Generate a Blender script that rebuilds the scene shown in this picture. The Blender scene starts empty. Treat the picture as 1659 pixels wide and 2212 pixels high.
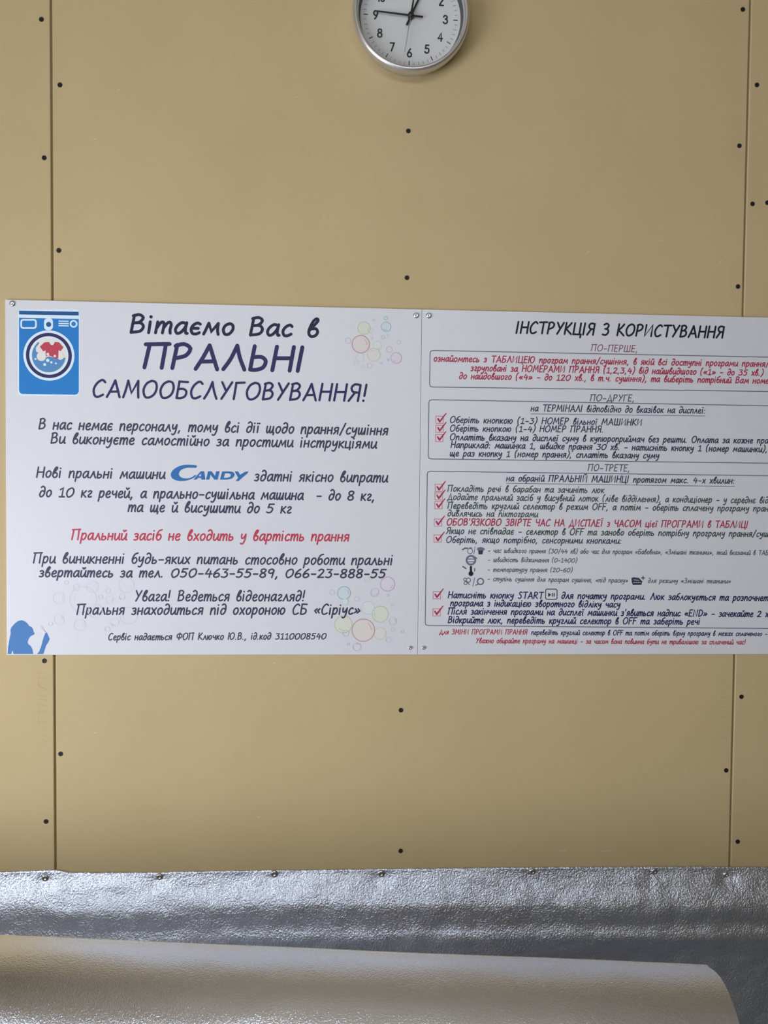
import bpy, bmesh, math, random
import numpy as np
from mathutils import Vector, Matrix, noise

random.seed(7)
SC = bpy.context.scene
COL = SC.collection
FLOOR = 1.25                      # camera fit is relative to z=0 at eye level; floor lies 1.25 m below

# ------------------------------------------------------------------ camera
F = 1700.0
YAW, PITCH, ROLL = 0.0562, -0.0319, 0.0108
CAM = np.array([0.4877, -1.3706, 0.0438 + FLOOR])
_c, _s = math.cos, math.sin
fwd = np.array([_s(YAW)*_c(PITCH), _c(YAW)*_c(PITCH), _s(PITCH)])
_r = np.array([_c(YAW), -_s(YAW), 0.0]); _u = np.cross(_r, fwd)
right = _c(ROLL)*_r + _s(ROLL)*_u
up = -_s(ROLL)*_r + _c(ROLL)*_u
cam = bpy.data.cameras.new('camera'); co = bpy.data.objects.new('camera', cam); COL.objects.link(co)
M = Matrix.Identity(4)
for i in range(3):
    M[i][0] = right[i]; M[i][1] = up[i]; M[i][2] = -fwd[i]; M[i][3] = CAM[i]
co.matrix_world = M
cam.sensor_fit = 'HORIZONTAL'; cam.sensor_width = 36.0; cam.lens = 36.0*F/1659.0
cam.clip_start = 0.02
SC.camera = co

# ------------------------------------------------------------------ world, light, exposure
SC.view_settings.view_transform = 'Standard'; SC.view_settings.look = 'None'
SC.view_settings.gamma = 1.0; SC.view_settings.use_curve_mapping = False
SC.view_settings.exposure = 0.0
SKY = (0.90, 0.965, 1.12); SKY_STRENGTH = 9.9
w = bpy.data.worlds.new('sky'); SC.world = w; w.use_nodes = True
w.node_tree.nodes['Background'].inputs[0].default_value = (*SKY, 1)
w.node_tree.nodes['Background'].inputs[1].default_value = SKY_STRENGTH

X0, X1, Y1, ZC = -1.05, 3.1, -2.6, 2.65     # room extents (back wall at y = 0)
WIN_SIDE = (-2.5, -0.65, 0.25, 1.38)        # y0, y1, z0, z1 of the window in the left wall
WIN_ADDED = (-0.9, 1.4, 1.9, 2.26)          # x0, x1, z0, z1 of an unseen window added behind the camera to brighten the foil

def portal(name, loc, rot, sx, sy):
    l = bpy.data.lights.new(name, 'AREA'); l.shape = 'RECTANGLE'; l.size = sx; l.size_y = sy
    l.cycles.is_portal = True
    o = bpy.data.objects.new(name, l); o.location = loc; o.rotation_euler = rot; COL.objects.link(o)
portal('window_portal_side', (X0-0.02, (WIN_SIDE[0]+WIN_SIDE[1])/2, (WIN_SIDE[2]+WIN_SIDE[3])/2),
       (0, -math.pi/2, 0), WIN_SIDE[3]-WIN_SIDE[2], WIN_SIDE[1]-WIN_SIDE[0])
portal('added_window_portal', ((WIN_ADDED[0]+WIN_ADDED[1])/2, Y1-0.02, (WIN_ADDED[2]+WIN_ADDED[3])/2),
       (math.pi/2, 0, 0), WIN_ADDED[1]-WIN_ADDED[0], WIN_ADDED[3]-WIN_ADDED[2])

# ------------------------------------------------------------------ pixel -> point on a plane parallel to the back wall
def W(px, py, y=0.0):
    ray = fwd + ((px-829.5)/F)*right - ((py-1106.0)/F)*up
    t = (y-CAM[1])/ray[1]
    return float(CAM[0]+ray[0]*t), float(CAM[2]+ray[2]*t)

# ------------------------------------------------------------------ materials
def mat(name, col, rough=0.6, metal=0.0, spec=0.5):
    m = bpy.data.materials.new(name); m.use_nodes = True
    b = m.node_tree.nodes['Principled BSDF']
    b.inputs['Base Color'].default_value = (*col, 1)
    b.inputs['Roughness'].default_value = rough
    b.inputs['Metallic'].default_value = metal
    b.inputs['Specular IOR Level'].default_value = spec
    return m

def noisy(name, c1, c2, scale, rough=0.7, bump=0.0, bscale=400.0, metal=0.0, spec=0.3, dist=0.001):
    m = mat(name, c1, rough, metal, spec); nt = m.node_tree; b = nt.nodes['Principled BSDF']
    tc = nt.nodes.new('ShaderNodeTexCoord')
    n = nt.nodes.new('ShaderNodeTexNoise'); n.inputs['Scale'].default_value = scale; n.inputs['Detail'].default_value = 4
    nt.links.new(tc.outputs['Object'], n.inputs['Vector'])
    r = nt.nodes.new('ShaderNodeValToRGB')
    r.color_ramp.elements[0].position = 0.3; r.color_ramp.elements[1].position = 0.7
    r.color_ramp.elements[0].color = (*c1, 1); r.color_ramp.elements[1].color = (*c2, 1)
    nt.links.new(n.outputs['Fac'], r.inputs['Fac']); nt.links.new(r.outputs['Color'], b.inputs['Base Color'])
    if bump:
        n2 = nt.nodes.new('ShaderNodeTexNoise'); n2.inputs['Scale'].default_value = bscale; n2.inputs['Detail'].default_value = 3
        nt.links.new(tc.outputs['Object'], n2.inputs['Vector'])
        bp = nt.nodes.new('ShaderNodeBump'); bp.inputs['Strength'].default_value = bump; bp.inputs['Distance'].default_value = dist
        nt.links.new(n2.outputs['Fac'], bp.inputs['Height']); nt.links.new(bp.outputs['Normal'], b.inputs['Normal'])
    return m

M_BOARD = noisy('plasterboard_paper', (0.53, 0.41, 0.216), (0.56, 0.435, 0.236), 5.0, 0.75, 0.12, 500, spec=0.2)
M_MARK = mat('faint_stamp', (0.505, 0.392, 0.206), 0.8, spec=0.1)
M_CHIP = mat('paper_chip', (0.66, 0.56, 0.38), 0.8, spec=0.1)
M_STUD = mat('dark_gap', (0.32, 0.25, 0.14), 0.9, spec=0.1)
M_FLOOR = noisy('floor_tile', (0.17, 0.172, 0.176), (0.22, 0.222, 0.226), 8.0, 0.5)
M_CEIL = noisy('ceiling_board', (0.42, 0.36, 0.26), (0.45, 0.39, 0.29), 4.0, 0.8)
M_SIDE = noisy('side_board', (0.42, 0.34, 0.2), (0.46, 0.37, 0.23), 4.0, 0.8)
M_DARKSIDE = noisy('dark_side_board', (0.16, 0.14, 0.11), (0.19, 0.165, 0.13), 4.0, 0.8)  # unseen right wall coloured darker to cut the light on that side
M_PVC = mat('white_frame', (0.75, 0.75, 0.75), 0.4)
M_BLACK = mat('black_screw', (0.012, 0.01, 0.009), 0.55, 0.2)
M_WHITE = noisy('sign_plastic', (0.69, 0.695, 0.71), (0.705, 0.71, 0.725), 3.0, 0.38, spec=0.35)
M_ZINC = mat('zinc_screw', (0.62, 0.63, 0.62), 0.25, 1.0)
M_SILVER = mat('silver_rim', (0.66, 0.66, 0.65), 0.33, 0.85)
M_DIAL = noisy('dial_paper', (0.60, 0.615, 0.60), (0.62, 0.635, 0.62), 6.0, 0.6)
M_CLKIN = mat('rim_inner', (0.07, 0.07, 0.07), 0.5, 0.1)
M_HAND = mat('hand_black', (0.012, 0.012, 0.012), 0.4)
M_NUM = mat('numeral_black', (0.02, 0.02, 0.022), 0.6)
M_TICK = mat('tick_grey', (0.3, 0.3, 0.3), 0.6)
M_SEC = mat('second_grey', (0.16, 0.16, 0.16), 0.4)
M_WOOD = noisy('bench_wood', (0.30, 0.19, 0.10), (0.36, 0.23, 0.12), 12.0, 0.6)
M_FOAM = noisy('foam_backing', (0.75, 0.76, 0.78), (0.8, 0.81, 0.83), 60, 0.8)

def foil(name, base, rough, s1, b1, d1, s2, b2, d2):
    m = mat(name, base, rough, 1.0); nt = m.node_tree; b = nt.nodes['Principled BSDF']
    tc = nt.nodes.new('ShaderNodeTexCoord')
    prev = None
    for s, st, d in ((s1, b1, d1), (s2, b2, d2)):
        n = nt.nodes.new('ShaderNodeTexNoise'); n.inputs['Scale'].default_value = s; n.inputs['Detail'].default_value = 2.5
        nt.links.new(tc.outputs['Object'], n.inputs['Vector'])
        bp = nt.nodes.new('ShaderNodeBump'); bp.inputs['Strength'].default_value = st; bp.inputs['Distance'].default_value = d
        nt.links.new(n.outputs['Fac'], bp.inputs['Height'])
        if prev: nt.links.new(prev.outputs['Normal'], bp.inputs['Normal'])
        prev = bp
    nt.links.new(prev.outputs['Normal'], b.inputs['Normal'])
    return m
M_FOIL = foil('crinkled_foil', (0.77, 0.84, 0.96), 0.28, 310, 0.75, 0.0019, 640, 0.7, 0.0009)
M_FOIL2 = foil('smooth_foil', (0.74, 0.78, 0.86), 0.17, 380, 0.25, 0.0009, 760, 0.4, 0.0006)

def ink(name, col): return mat(name, col, 0.5, spec=0.3)
I_NAVY = ink('ink_navy', (0.026, 0.02, 0.095))
I_TITLE = ink('ink_title', (0.013, 0.011, 0.045))
I_DARK = ink('ink_dark', (0.045, 0.045, 0.085))
I_BLACK = ink('ink_black', (0.012, 0.012, 0.03))
I_GREY = ink('ink_grey', (0.11, 0.11, 0.14))
I_RED = ink('ink_red', (0.52, 0.045, 0.08))
I_CRIM = ink('ink_crimson', (0.42, 0.03, 0.075))
I_BROWN = ink('ink_redbrown', (0.25, 0.075, 0.11))
I_GREEN = ink('ink_greengrey', (0.055, 0.085, 0.075))
I_LINE = ink('ink_line', (0.16, 0.16, 0.22))
I_PINK = ink('ink_pinkred', (0.62, 0.2, 0.27))
I_BLUE = ink('ink_blue', (0.012, 0.2, 0.55))
I_BLUE2 = ink('ink_darkblue', (0.01, 0.09, 0.26))
I_LOGO = ink('ink_logoblue', (0.025, 0.16, 0.42))
I_SILH = ink('ink_silhouette', (0.06, 0.2, 0.47))
I_LIGHT = ink('ink_lightcyan', (0.72, 0.85, 0.93))
I_WATER = ink('ink_water', (0.09, 0.26, 0.5))
I_SHIRT = ink('ink_shirt', (0.52, 0.055, 0.085))
I_CREAM = ink('ink_cream', (0.80, 0.77, 0.70))
B = {  # soap-bubble prints: (fill, ring)
 'yellow': (ink('bub_yellow', (0.709, 0.718, 0.606)), ink('bub_yellow_r', (0.540, 0.567, 0.402))),
 'peach': (ink('bub_peach', (0.722, 0.672, 0.625)), ink('bub_peach_r', (0.540, 0.295, 0.296))),
 'cream': (ink('bub_cream', (0.729, 0.711, 0.651)), ink('bub_cream_r', (0.611, 0.576, 0.472))),
 'teal': (ink('bub_teal', (0.618, 0.698, 0.716)), ink('bub_teal_r', (0.303, 0.453, 0.508))),
 'green': (ink('bub_green', (0.696, 0.737, 0.716)), ink('bub_green_r', (0.540, 0.629, 0.578))),
 'pink': (ink('bub_pink', (0.729, 0.672, 0.723)), ink('bub_pink_r', (0.540, 0.391, 0.508))),
 'grey': (None, ink('bub_grey_r', (0.567, 0.576, 0.613))),
 'pale': (None, ink('bub_pale_r', (0.628, 0.638, 0.666))),
 'violet': (None, ink('bub_violet_r', (0.523, 0.453, 0.560))),
}

# ------------------------------------------------------------------ object helpers
def link(name, me, mats, parent=None, smooth=False):
    o = bpy.data.objects.new(name, me); COL.objects.link(o)
    for m in (mats if isinstance(mats, (list, tuple)) else [mats]): me.materials.append(m)
    if smooth:
        for p in me.polygons: p.use_smooth = True
    if parent: o.parent = parent
    return o
def from_bm(name, bm, mats, parent=None, smooth=False):
    me = bpy.data.meshes.new(name); bm.to_mesh(me); bm.free()
    return link(name, me, mats, parent, smooth)
def tag(o, label=None, cat=None, group=None, kind=None):
    if label: o['label'] = label
    if cat: o['category'] = cat
    if group: o['group'] = group
    if kind: o['kind'] = kind
    return o
def empty(name, loc=(0, 0, 0)):
    o = bpy.data.objects.new(name, None); o.empty_display_size = 0.05; COL.objects.link(o)
    o.location = loc
    return o
def box(bm, x0, x1, y0, y1, z0, z1, mi=0):
    v = [bm.verts.new(p) for p in ((x0,y0,z0),(x1,y0,z0),(x1,y1,z0),(x0,y1,z0),(x0,y0,z1),(x1,y0,z1),(x1,y1,z1),(x0,y1,z1))]
    for f in ((0,3,2,1),(4,5,6,7),(0,1,5,4),(1,2,6,5),(2,3,7,6),(3,0,4,7)):
        bm.faces.new([v[i] for i in f]).material_index = mi
def box_obj(name, dims, m, parent=None, bevel=0.0):
    bm = bmesh.new(); box(bm, *dims)
    if bevel: bmesh.ops.bevel(bm, geom=bm.edges[:], offset=bevel, segments=2, affect='EDGES', profile=0.5)
    return from_bm(name, bm, m, parent)
def lathe(bm, prof, cx, cz, n=64, mi=0, close=False):
    """revolve (radius, y) profile about an axis parallel to Y through (cx, cz)"""
    rings = []
    for r, y in prof:
        if r < 1e-6: rings.append([bm.verts.new((cx, y, cz))])
        else: rings.append([bm.verts.new((cx+r*math.cos(2*math.pi*i/n), y, cz+r*math.sin(2*math.pi*i/n))) for i in range(n)])
    seq = list(zip(rings, rings[1:])) + ([(rings[-1], rings[0])] if close else [])
    for a, b in seq:
        for i in range(n):
            j = (i+1) % n
            if len(a) == 1 and len(b) == 1: continue
            if len(a) == 1: f = bm.faces.new((a[0], b[i], b[j]))
            elif len(b) == 1: f = bm.faces.new((a[i], a[j], b[0]))
            else: f = bm.faces.new((a[i], a[j], b[j], b[i]))
            f.material_index = mi

# ------------------------------------------------------------------ printed matter: flat ink lying on a face parallel to the wall
class Print:
    """ink shapes in wall coordinates (x, z); each with its own small lift off the face"""
    def __init__(s, y): s.y = y; s.c = 0; s.v = []; s.f = []; s.mi = []; s.mats = []
    def _m(s, m):
        if m not in s.mats: s.mats.append(m)
        return s.mats.index(m)
    def poly(s, pts, m, lift=0.0):
        n = len(s.v); s.v += [(x, s.y-lift, z) for x, z in pts]
        s.f.append(list(range(n, n+len(pts)))); s.mi.append(s._m(m))
    def disc(s, x, z, r, m, lift=0.0, n=32, ry=None):
        ry = ry or r
        s.poly([(x+r*math.cos(2*math.pi*i/n), z+ry*math.sin(2*math.pi*i/n)) for i in range(n)], m, lift)
    def ring(s, x, z, r, wd, m, lift=0.0, n=40):
        s.stroke([(x+r*math.cos(2*math.pi*i/n), z+r*math.sin(2*math.pi*i/n)) for i in range(n)], wd, m, lift, closed=True)
    def stroke(s, pts, wd, m, lift=0.0, closed=False, caps=True):
        P = [np.array(p, float) for p in pts]
        Q = [P[0]]
        for p in P[1:]:
            if np.hypot(*(p-Q[-1])) > 1e-7: Q.append(p)
        if closed and np.hypot(*(Q[0]-Q[-1])) < 1e-7: Q.pop()
        mi = s._m(m); h = wd/2; s.c += 1; lift += (s.c % 25)*4e-6
        if len(Q) == 1:
            s.disc(Q[0][0], Q[0][1], h*1.15, m, lift, 10); return
        N = len(Q); L = []; R = []
        for i in range(N):
            a = Q[i-1] if (i or closed) else None; b = Q[(i+1) % N] if (i < N-1 or closed) else None
            d = []
            if a is not None: d.append((Q[i]-a)/np.hypot(*(Q[i]-a)))
            if b is not None: d.append((b-Q[i])/np.hypot(*(b-Q[i])))
            t = d[0]+d[-1]; l = np.hypot(*t)
            t = d[0] if l < 0.3 else t/l
            k = 1/max(0.6, float(t@d[0])); nrm = np.array((-t[1], t[0]))*h*k
            L.append(Q[i]+nrm); R.append(Q[i]-nrm)
        n0 = len(s.v)
        for i, (l, r) in enumerate(zip(L, R)): e = lift+min(i, 40)*1e-6; s.v += [(l[0], s.y-e, l[1]), (r[0], s.y-e, r[1])]
        for i in range(N if closed else N-1):
            j = (i+1) % N
            s.f.append([n0+2*i+1, n0+2*j+1, n0+2*j, n0+2*i]); s.mi.append(mi)
        if caps and not closed:
            for c, d, l, r in ((Q[0], Q[0]-Q[1], n0, n0+1), (Q[-1], Q[-1]-Q[-2], n0+2*N-1, n0+2*N-2)):
                a0 = math.atan2(d[1], d[0]); k = len(s.v)
                s.v += [(c[0]+h*math.cos(a0+a), s.y-lift, c[1]+h*math.sin(a0+a)) for a in (math.pi/2*0.5, 0, -math.pi/2*0.5)]
                s.f.append([r, k, k+1, k+2, l]); s.mi.append(mi)
    def build(s, name, parent, label=None):
        me = bpy.data.meshes.new(name); me.from_pydata(s.v, [], s.f)
        me.polygons.foreach_set('material_index', s.mi); me.update()
        bm = bmesh.new(); bm.from_mesh(me)
        bm.normal_update()
        for f in bm.faces:
            if f.normal.y > 0: f.normal_flip()
        bm.to_mesh(me); bm.free()
        o = link(name, me, s.mats, parent)
        if label: o['label'] = label
        return o

# handwritten stroke alphabet; tenths of x-height; '~' = smooth stroke, '.' = dot
def G(adv, spec):
    st = []
    for part in spec.split('|'):
        part = part.strip()
        if not part: continue
        sm = part[0] == '~'
        pts = [tuple(float(c) for c in q.split(',')) for q in part.lstrip('~').split()]
        st.append((sm, pts))
    return adv, st
A = {
'а': G(8.6, '~6.8,9 4,10 1.3,7.5 0,3.6 1.2,.3 3.6,1 6,5 7,9|~7,10 6.6,4 7.2,.6 8.2,.4'),
'б': G(8, '~7.3,16 3.4,14.4 .8,9.4 .2,4 2.2,.1 5.3,1 6.7,5 5,8.6 2.2,7.8 .5,5'),
'в': G(7.6, '~.6,5.6 3.4,10.5 5.5,14.6 4.4,16.3 2.4,14 .6,8 .3,3 2.2,.1 5,1 6.2,4.2 4.8,7.2 2,7'),
'г': G(6.8, '~.8,8.4 3,10 5.2,8.8 4.6,6.4 1.5,3.2 1.2,.8 3.4,.1 5.6,1'),
'д': G(8.4, '~1.4,14.4 3.6,16.2 6.4,14 7,9 6.2,3.6 3.4,.1 .8,1 .3,4.6 2.2,8.6 5,9 6.8,6.4'),
'е': G(7.4, '~.6,4.8 4.5,5.4 6,7.8 4.2,10 1.6,8.4 .2,4 1.6,.5 4.2,.2 6.2,1.8'),
'є': G(7.4, '~6,9 4,10 1.4,8 .2,4.4 1.4,.6 4,.1 6,1.4|.8,5.2 5,5.2'),
'ж': G(10, '0,10 9,0|9,10 0,0|4.5,10 4.5,0'),
'з': G(6.8, '~.4,9 3,10 5.2,8.2 4,5.8 2,5.4|~2,5.4 4.6,4.6 5,2 2.8,.1 0,.6'),
'и': G(8.2, '~.4,10 .1,3 1.4,.2 3.6,1 6.2,6 6.8,10|~6.8,10 6.4,3 7.2,.3 8,.6'),
'й': G(8.2, '~.4,10 .1,3 1.4,.2 3.6,1 6.2,6 6.8,10|~6.8,10 6.4,3 7.2,.3 8,.6|~2,15 3.6,13 5.8,15'),
'і': G(3.4, '.6,10 .4,0|.7,14.4'),
'ї': G(4, '1.2,10 1,0|0,14.2|2.8,14.2'),
'к': G(7.2, '.4,10 0,0|~6,10 3,6.6 .4,5|~.6,5.2 3.4,3 6.2,.1'),
'л': G(8.2, '~0,0 2,4 4.2,10 |~4.2,10 5.4,5 7.4,0'),
'м': G(11, '~0,0 1.4,5 2.6,10|2.6,10 5,2.6 9,10|~9,10 9,4 9.8,0'),
'н': G(8, '.5,10 0,0|6.4,10 6,0|.3,5.2 6.2,5.4'),
'о': G(8, '~4.4,10 1.6,8.6 .2,4.6 1.6,.5 4.4,.6 6.6,4.6 6.3,8.4 4.4,10 3,9.6'),
'п': G(8.2, '.6,10 0,0|~.3,4 2.4,8.6 4.8,10 6.2,7.8 6,3 6.4,0'),
'р': G(8, '.8,10 -.6,-5.6|~.5,6 2.6,9.4 5,9.8 6.4,7 5.4,2.4 3,.2 .6,1.6'),
'с': G(7, '~6,8.6 4.4,10 1.6,8 .2,4 1.4,.5 3.6,.2 6,1.8'),
'т': G(11.4, '.6,10 0,0|~.3,4 2.2,8.6 4,10 5,7.8 4.6,0|~4.8,4 6.8,8.6 8.6,10 9.8,7.8 9.4,3 9.8,0'),
'у': G(8, '~.6,10 .4,5.6 1.6,3.4 4,4.6 6.4,10|~6.4,10 5.8,2 4.2,-3.6 2,-5.4 .2,-4.4'),
'ф': G(10, '~4.5,9.6 1.6,9.4 .2,5 1.8,.6 4.4,1.4|~4.6,9.6 7.6,9.4 8.8,5.6 7.4,.8 4.4,1.4|5.2,15 3.6,-5.4'),
'х': G(7.6, '.4,10 6.4,0|6.6,10 0,0'),
'ц': G(8.8, '.5,10 .3,.2 7.4,.2 6.9,-3|6.6,10 6.4,.2'),
'ч': G(7.8, '~.6,10 .4,6.4 2,4.6 4.4,5.2 6.2,7|6.4,10 6,0'),
'ш': G(11.6, '~.5,10 .1,3 1,.2 2.8,.9 4.8,6|~5,10 4.6,3 5.4,.2 7.2,.9 9.2,6|9.6,10 9.4,0'),
'щ': G(12, '~.5,10 .1,3 1,.2 2.8,.9 4.8,6|~5,10 4.6,3 5.4,.2 7.2,.9 9.2,6|9.6,10 9.4,.2 10.8,0 10.2,-3'),
'ь': G(7.4, '~.6,10 .2,3 .4,.3 3.4,.2 5.6,2.4 4.4,5.4 .6,5'),
'ю': G(11.4, '.5,10 0,0|.3,5.2 3.4,5.2|~6.8,10 4.4,8.6 3.4,4.6 4.6,.5 7.2,.6 9.4,4.6 9,8.4 6.8,10'),
'я': G(8, '6.2,10 5.8,0|~6.2,9.6 3,10 .6,7.6 2,5.2 6,5|3.6,5 0,0'),
'А': G(12, '~0,0 3,8 5.4,16|5.4,16 10.6,0|2,5 9,5.4'),
'Б': G(10, '8.2,15.6 1,16 .2,.2|~.6,8.8 5,9 7.8,6.4 7,2 3.6,.1 .2,.2'),
'В': G(10, '1.2,15.6 .3,0|~.4,15 4.4,16.2 7.2,13.6 5.2,9.6 1.4,8.6|~1.4,8.6 5.8,8.8 8,5.6 6.2,1.4 .3,.2'),
'Г': G(9, '8,16 1,15.6 .4,0'),
'Д': G(12, '2,.4 5.6,16 9.4,.4|-.4,-3.4 .4,.4 10.8,.4 10.8,-3.4'),
'Е': G(9, '7.6,16 1,15.8 .2,.2 7,.2|.7,8.4 6,8.6'),
'Є': G(10, '~8.4,14 5.4,16 1.6,12.6 .2,7 2,1 5.4,.1 8.2,2|.6,8.2 6.4,8.2'),
'Ж': G(14, '0,16 12,0|12,16 0,0|6,16 6,0'),
'З': G(9.4, '~.6,14.4 4,16.2 7,13.6 5.2,9.4 2.6,8.8|~2.6,8.8 6.4,7.8 7.2,3.6 4.2,.2 0,1'),
'И': G(12, '1,16 .2,.2 9.6,15.8 9.2,0'),
'Й': G(12, '1,16 .2,.2 9.6,15.8 9.2,0|~3,20 5,18 7.4,20'),
'І': G(4, '1,16 .2,0'),
'Ї': G(5, '1.6,16 1,0|.2,19.4|3.6,19.4'),
'К': G(10, '1,16 .2,0|~8,16 4,10.4 .8,8|~.8,8 5,4 9,.1'),
'Л': G(11.4, '~0,0 3,7 5.4,16|~5.4,16 7.4,8 10.4,0'),
'М': G(14.4, '~0,0 1.6,8 2.6,16|2.6,16 6.4,4.4 11,16|~11,16 11.6,8 12.6,0'),
'Н': G(11, '1,16 .2,0|9.4,16 8.8,0|.6,8.2 9,8.4'),
'О': G(12.6, '~6.4,16 2.4,13.6 .2,7.4 2,1 5.6,.1 9.6,3.4 11,9.4 9.6,14.6 6.4,16 5,15.4'),
'П': G(12, '.2,0 1.4,15.6|-.6,15.4 11,16|9.2,15.8 8.6,0'),
'Р': G(10, '1.2,15.6 .2,0|~.4,14.8 4.4,16.2 7.8,13.4 6,8.6 1,6.6'),
'С': G(10.2, '~9,14 6.4,16.2 2.4,13 .2,7 1.6,1.2 4.6,.1 8.4,2.2'),
'Т': G(10.4, '0,15.6 10,16|5.4,15.8 4.8,0'),
'У': G(10, '.6,16 5,7|9,16 1.6,0'),
'Ф': G(13, '~6,13.6 2,13 .2,8.6 2.4,4.6 6,4.4|~6,13.6 10.4,13.2 11.8,9 9.6,4.8 6,4.4|6.6,16.6 5.4,0'),
'Х': G(10, '.6,16 8.6,0|9,16 0,0'),
'Ц': G(12, '1,16 .4,.2 10.6,.2 10.2,-4|9,16 8.6,.2'),
'Ч': G(10, '~.8,16 .8,10 3,7.6 6.4,8.6 8.2,10|8.6,16 8,0'),
'Ш': G(15, '1,16 .3,.2 12.4,.2|6.8,16 6.4,.2|12.8,16 12.4,0'),
'Щ': G(15.6, '1,16 .3,.2 13.8,.2 13.4,-4|6.8,16 6.4,.2|12.8,16 12.4,0'),
'Ь': G(9.4, '1,16 .2,.2|~.5,8.4 5,8.8 7.4,6 6.4,1.8 3,.1 .2,.2'),
'Ю': G(15.6, '1,16 .2,0|.6,8 4.2,8|~9.2,16 5.6,13.6 4.2,8 5.6,1.4 8.8,.1 12.4,3.6 13.6,9.4 12.2,14.6 9.2,16'),
'Я': G(10.4, '8.6,15.6 8,0|~8.4,15.4 4,16.2 1.2,13 3,8.8 8.2,8.2|4.6,8.2 0,0'),
'0': G(10.4, '~5.6,16 1.8,13 .2,6.4 1.8,.6 4.4,.2 8,4.4 9,11 7.6,15.2 5.6,16'),
'1': G(8, '1,13 4.4,16 3.8,.2|.6,.2 7,.2'),
'2': G(9, '~.8,13.2 3.4,16 6.6,14.6 6.4,10.6 3.4,5 .2,.4|.2,.3 7.6,.5'),
'3': G(9, '1,15.8 7.4,15.8 3.6,9.8|~3.6,9.8 6.8,8 6.8,3 3.6,.2 0,1.2'),
'4': G(9.4, '4,16 .4,6.4 8.4,6.6|6.4,12 5.6,0'),
'5': G(9.2, '8.2,16 2.4,15.8 1.2,9.6|~1.2,9.6 4.6,10.2 7,7 5.6,1.8 2.4,.2 0,1.4'),
'6': G(9, '~6.6,16 2.8,12 .4,6 1,1.2 3.8,.1 7,2.4 6.8,6.4 4,8 1,5.4'),
'7': G(8.6, '.4,15.8 7.6,15.8 2.4,0'),
'8': G(9, '~4,8.6 1.2,11 1.6,14.8 4.4,16.2 7,14.4 6.4,11 4,8.6 1,6 .4,2.4 3,.1 6.4,1.4 7,5.4 4,8.6'),
'9': G(9, '~7,13.4 4.6,16.2 1.2,14 .8,9.6 3.6,8 6.8,11 7.2,14|7.2,14 5.4,0'),
'S': G(9.4, '~8,14 5,16.2 2,14 2.6,10.4 6,7 6.8,3 4,.1 0,1.4'),
'T': G(10.4, '0,15.6 10,16|5.4,15.8 4.8,0'),
'A': G(12, '~0,0 3,8 5.4,16|5.4,16 10.6,0|2,5 9,5.4'),
'R': G(10.4, '1.2,15.6 .2,0|~.4,14.8 4.4,16.2 7.8,13.4 6,9 1,7.4|2.6,7.4 9,0'),
'F': G(8.6, '8,16 1,15.8 .2,0|.7,8.4 6.4,8.6'),
'E': G(9, '7.6,16 1,15.8 .2,.2 7,.2|.7,8.4 6,8.6'),
'N': G(12, '.2,0 1.2,16 8.6,.4 9.6,16'),
'D': G(11, '1.2,15.6 .2,.2|~.4,15.6 5.6,15.4 9,10.4 7.4,4 3.6,.6 .2,.2'),
'.': G(4, '.6,.4'), ',': G(4.4, '1.4,.8 0,-3'), '!': G(4.6, '1.6,16 1,5|.7,.4'),
'-': G(8.6, '.6,5.6 6.8,5.6'), '/': G(7.6, '6.4,16.6 0,-2'),
'(': G(6, '~4.4,17.4 1.4,13 .4,6 2,-2.4'), ')': G(6, '~2,17.4 4.4,12 3.6,4 .2,-2.4'),
'«': G(9.4, '3.6,8.6 .4,5.4 3.2,2|7.8,8.6 4.6,5.4 7.4,2'), '»': G(9.4, '.8,8.6 3.6,5.2 0,2|5,8.6 7.8,5.2 4.2,2'),
':': G(4, '.8,.6|1,8'), ';': G(4, '1,.8 0,-3|1,8'), "'": G(3.6, '1.4,16 1,12'),
' ': G(7.4, ''),
}
for _d in '0123456789':
    _a, _st = A[_d]; A[_d] = (_a*1.15, [(m_, [(x*1.15, y*.86) for x, y in p_]) for m_, p_ in _st])
for _l, _k in zip('OCBHKMPXaceopxiy', 'ОСВНКМРХасеорхіу'): A.setdefault(_l, A[_k])
def catmull(p, n=4):
    out = []
    for i in range(len(p)-1):
        p0 = p[i-1] if i else p[0]; p1, p2 = p[i], p[i+1]; p3 = p[i+2] if i+2 < len(p) else p[-1]
        for k in range(n):
            t = k/n
            out.append(tuple(0.5*((2*b)+(-a+c)*t+(2*a-5*b+4*c-d)*t*t+(-a+3*b-3*c+d)*t**3) for a, b, c, d in zip(p0, p1, p2, p3)))
    out.append(p[-1])
    return out
TRACK = 1.6
def width(t): return sum(A[c][0] + TRACK for c in t) - TRACK - 1.0
def chunks(text, sep):
    out, i = [], 0
    for k, t in enumerate(text.split(sep)):
        out.append((sum(A[c][0]+TRACK for c in text[:i]), t)); i += len(t)+len(sep)
    return out
def write(pr, text, x0, y0, x1, y1, xh, wd, m, rest='', lift=0.0, slant=0.12, curve=3, face=None, chunk=None):
    """text with its baseline from pixel (x0,y0) to (x1,y1) of the photograph; xh, wd in photo pixels"""
    face = pr.y if face is None else face
    a = np.array(W(x0, y0, face)); b = np.array(W(x1, y1, face))
    d = b-a; L = np.hypot(*d); d = d/L; n = np.array((-d[1], d[0]))
    ppm = math.hypot(x1-x0, y1-y0)/L
    sx = L/width(text); sz = xh/ppm/10.0; h = wd/ppm
    cur = 0.0
    if chunk: cur, body = chunk
    else: body = text+rest
    for c in body:
        adv, st = A[c]
        j = random.uniform(-0.15, 0.15)
        for sm, pts in st:
            p = catmull(pts, curve) if sm and len(pts) > 2 else pts
            pr.stroke([a + d*((cur+q[0])*sx + (q[1])*sz*slant) + n*(q[1]+j)*sz for q in p], h, m, lift)
        cur += adv + TRACK
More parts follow.
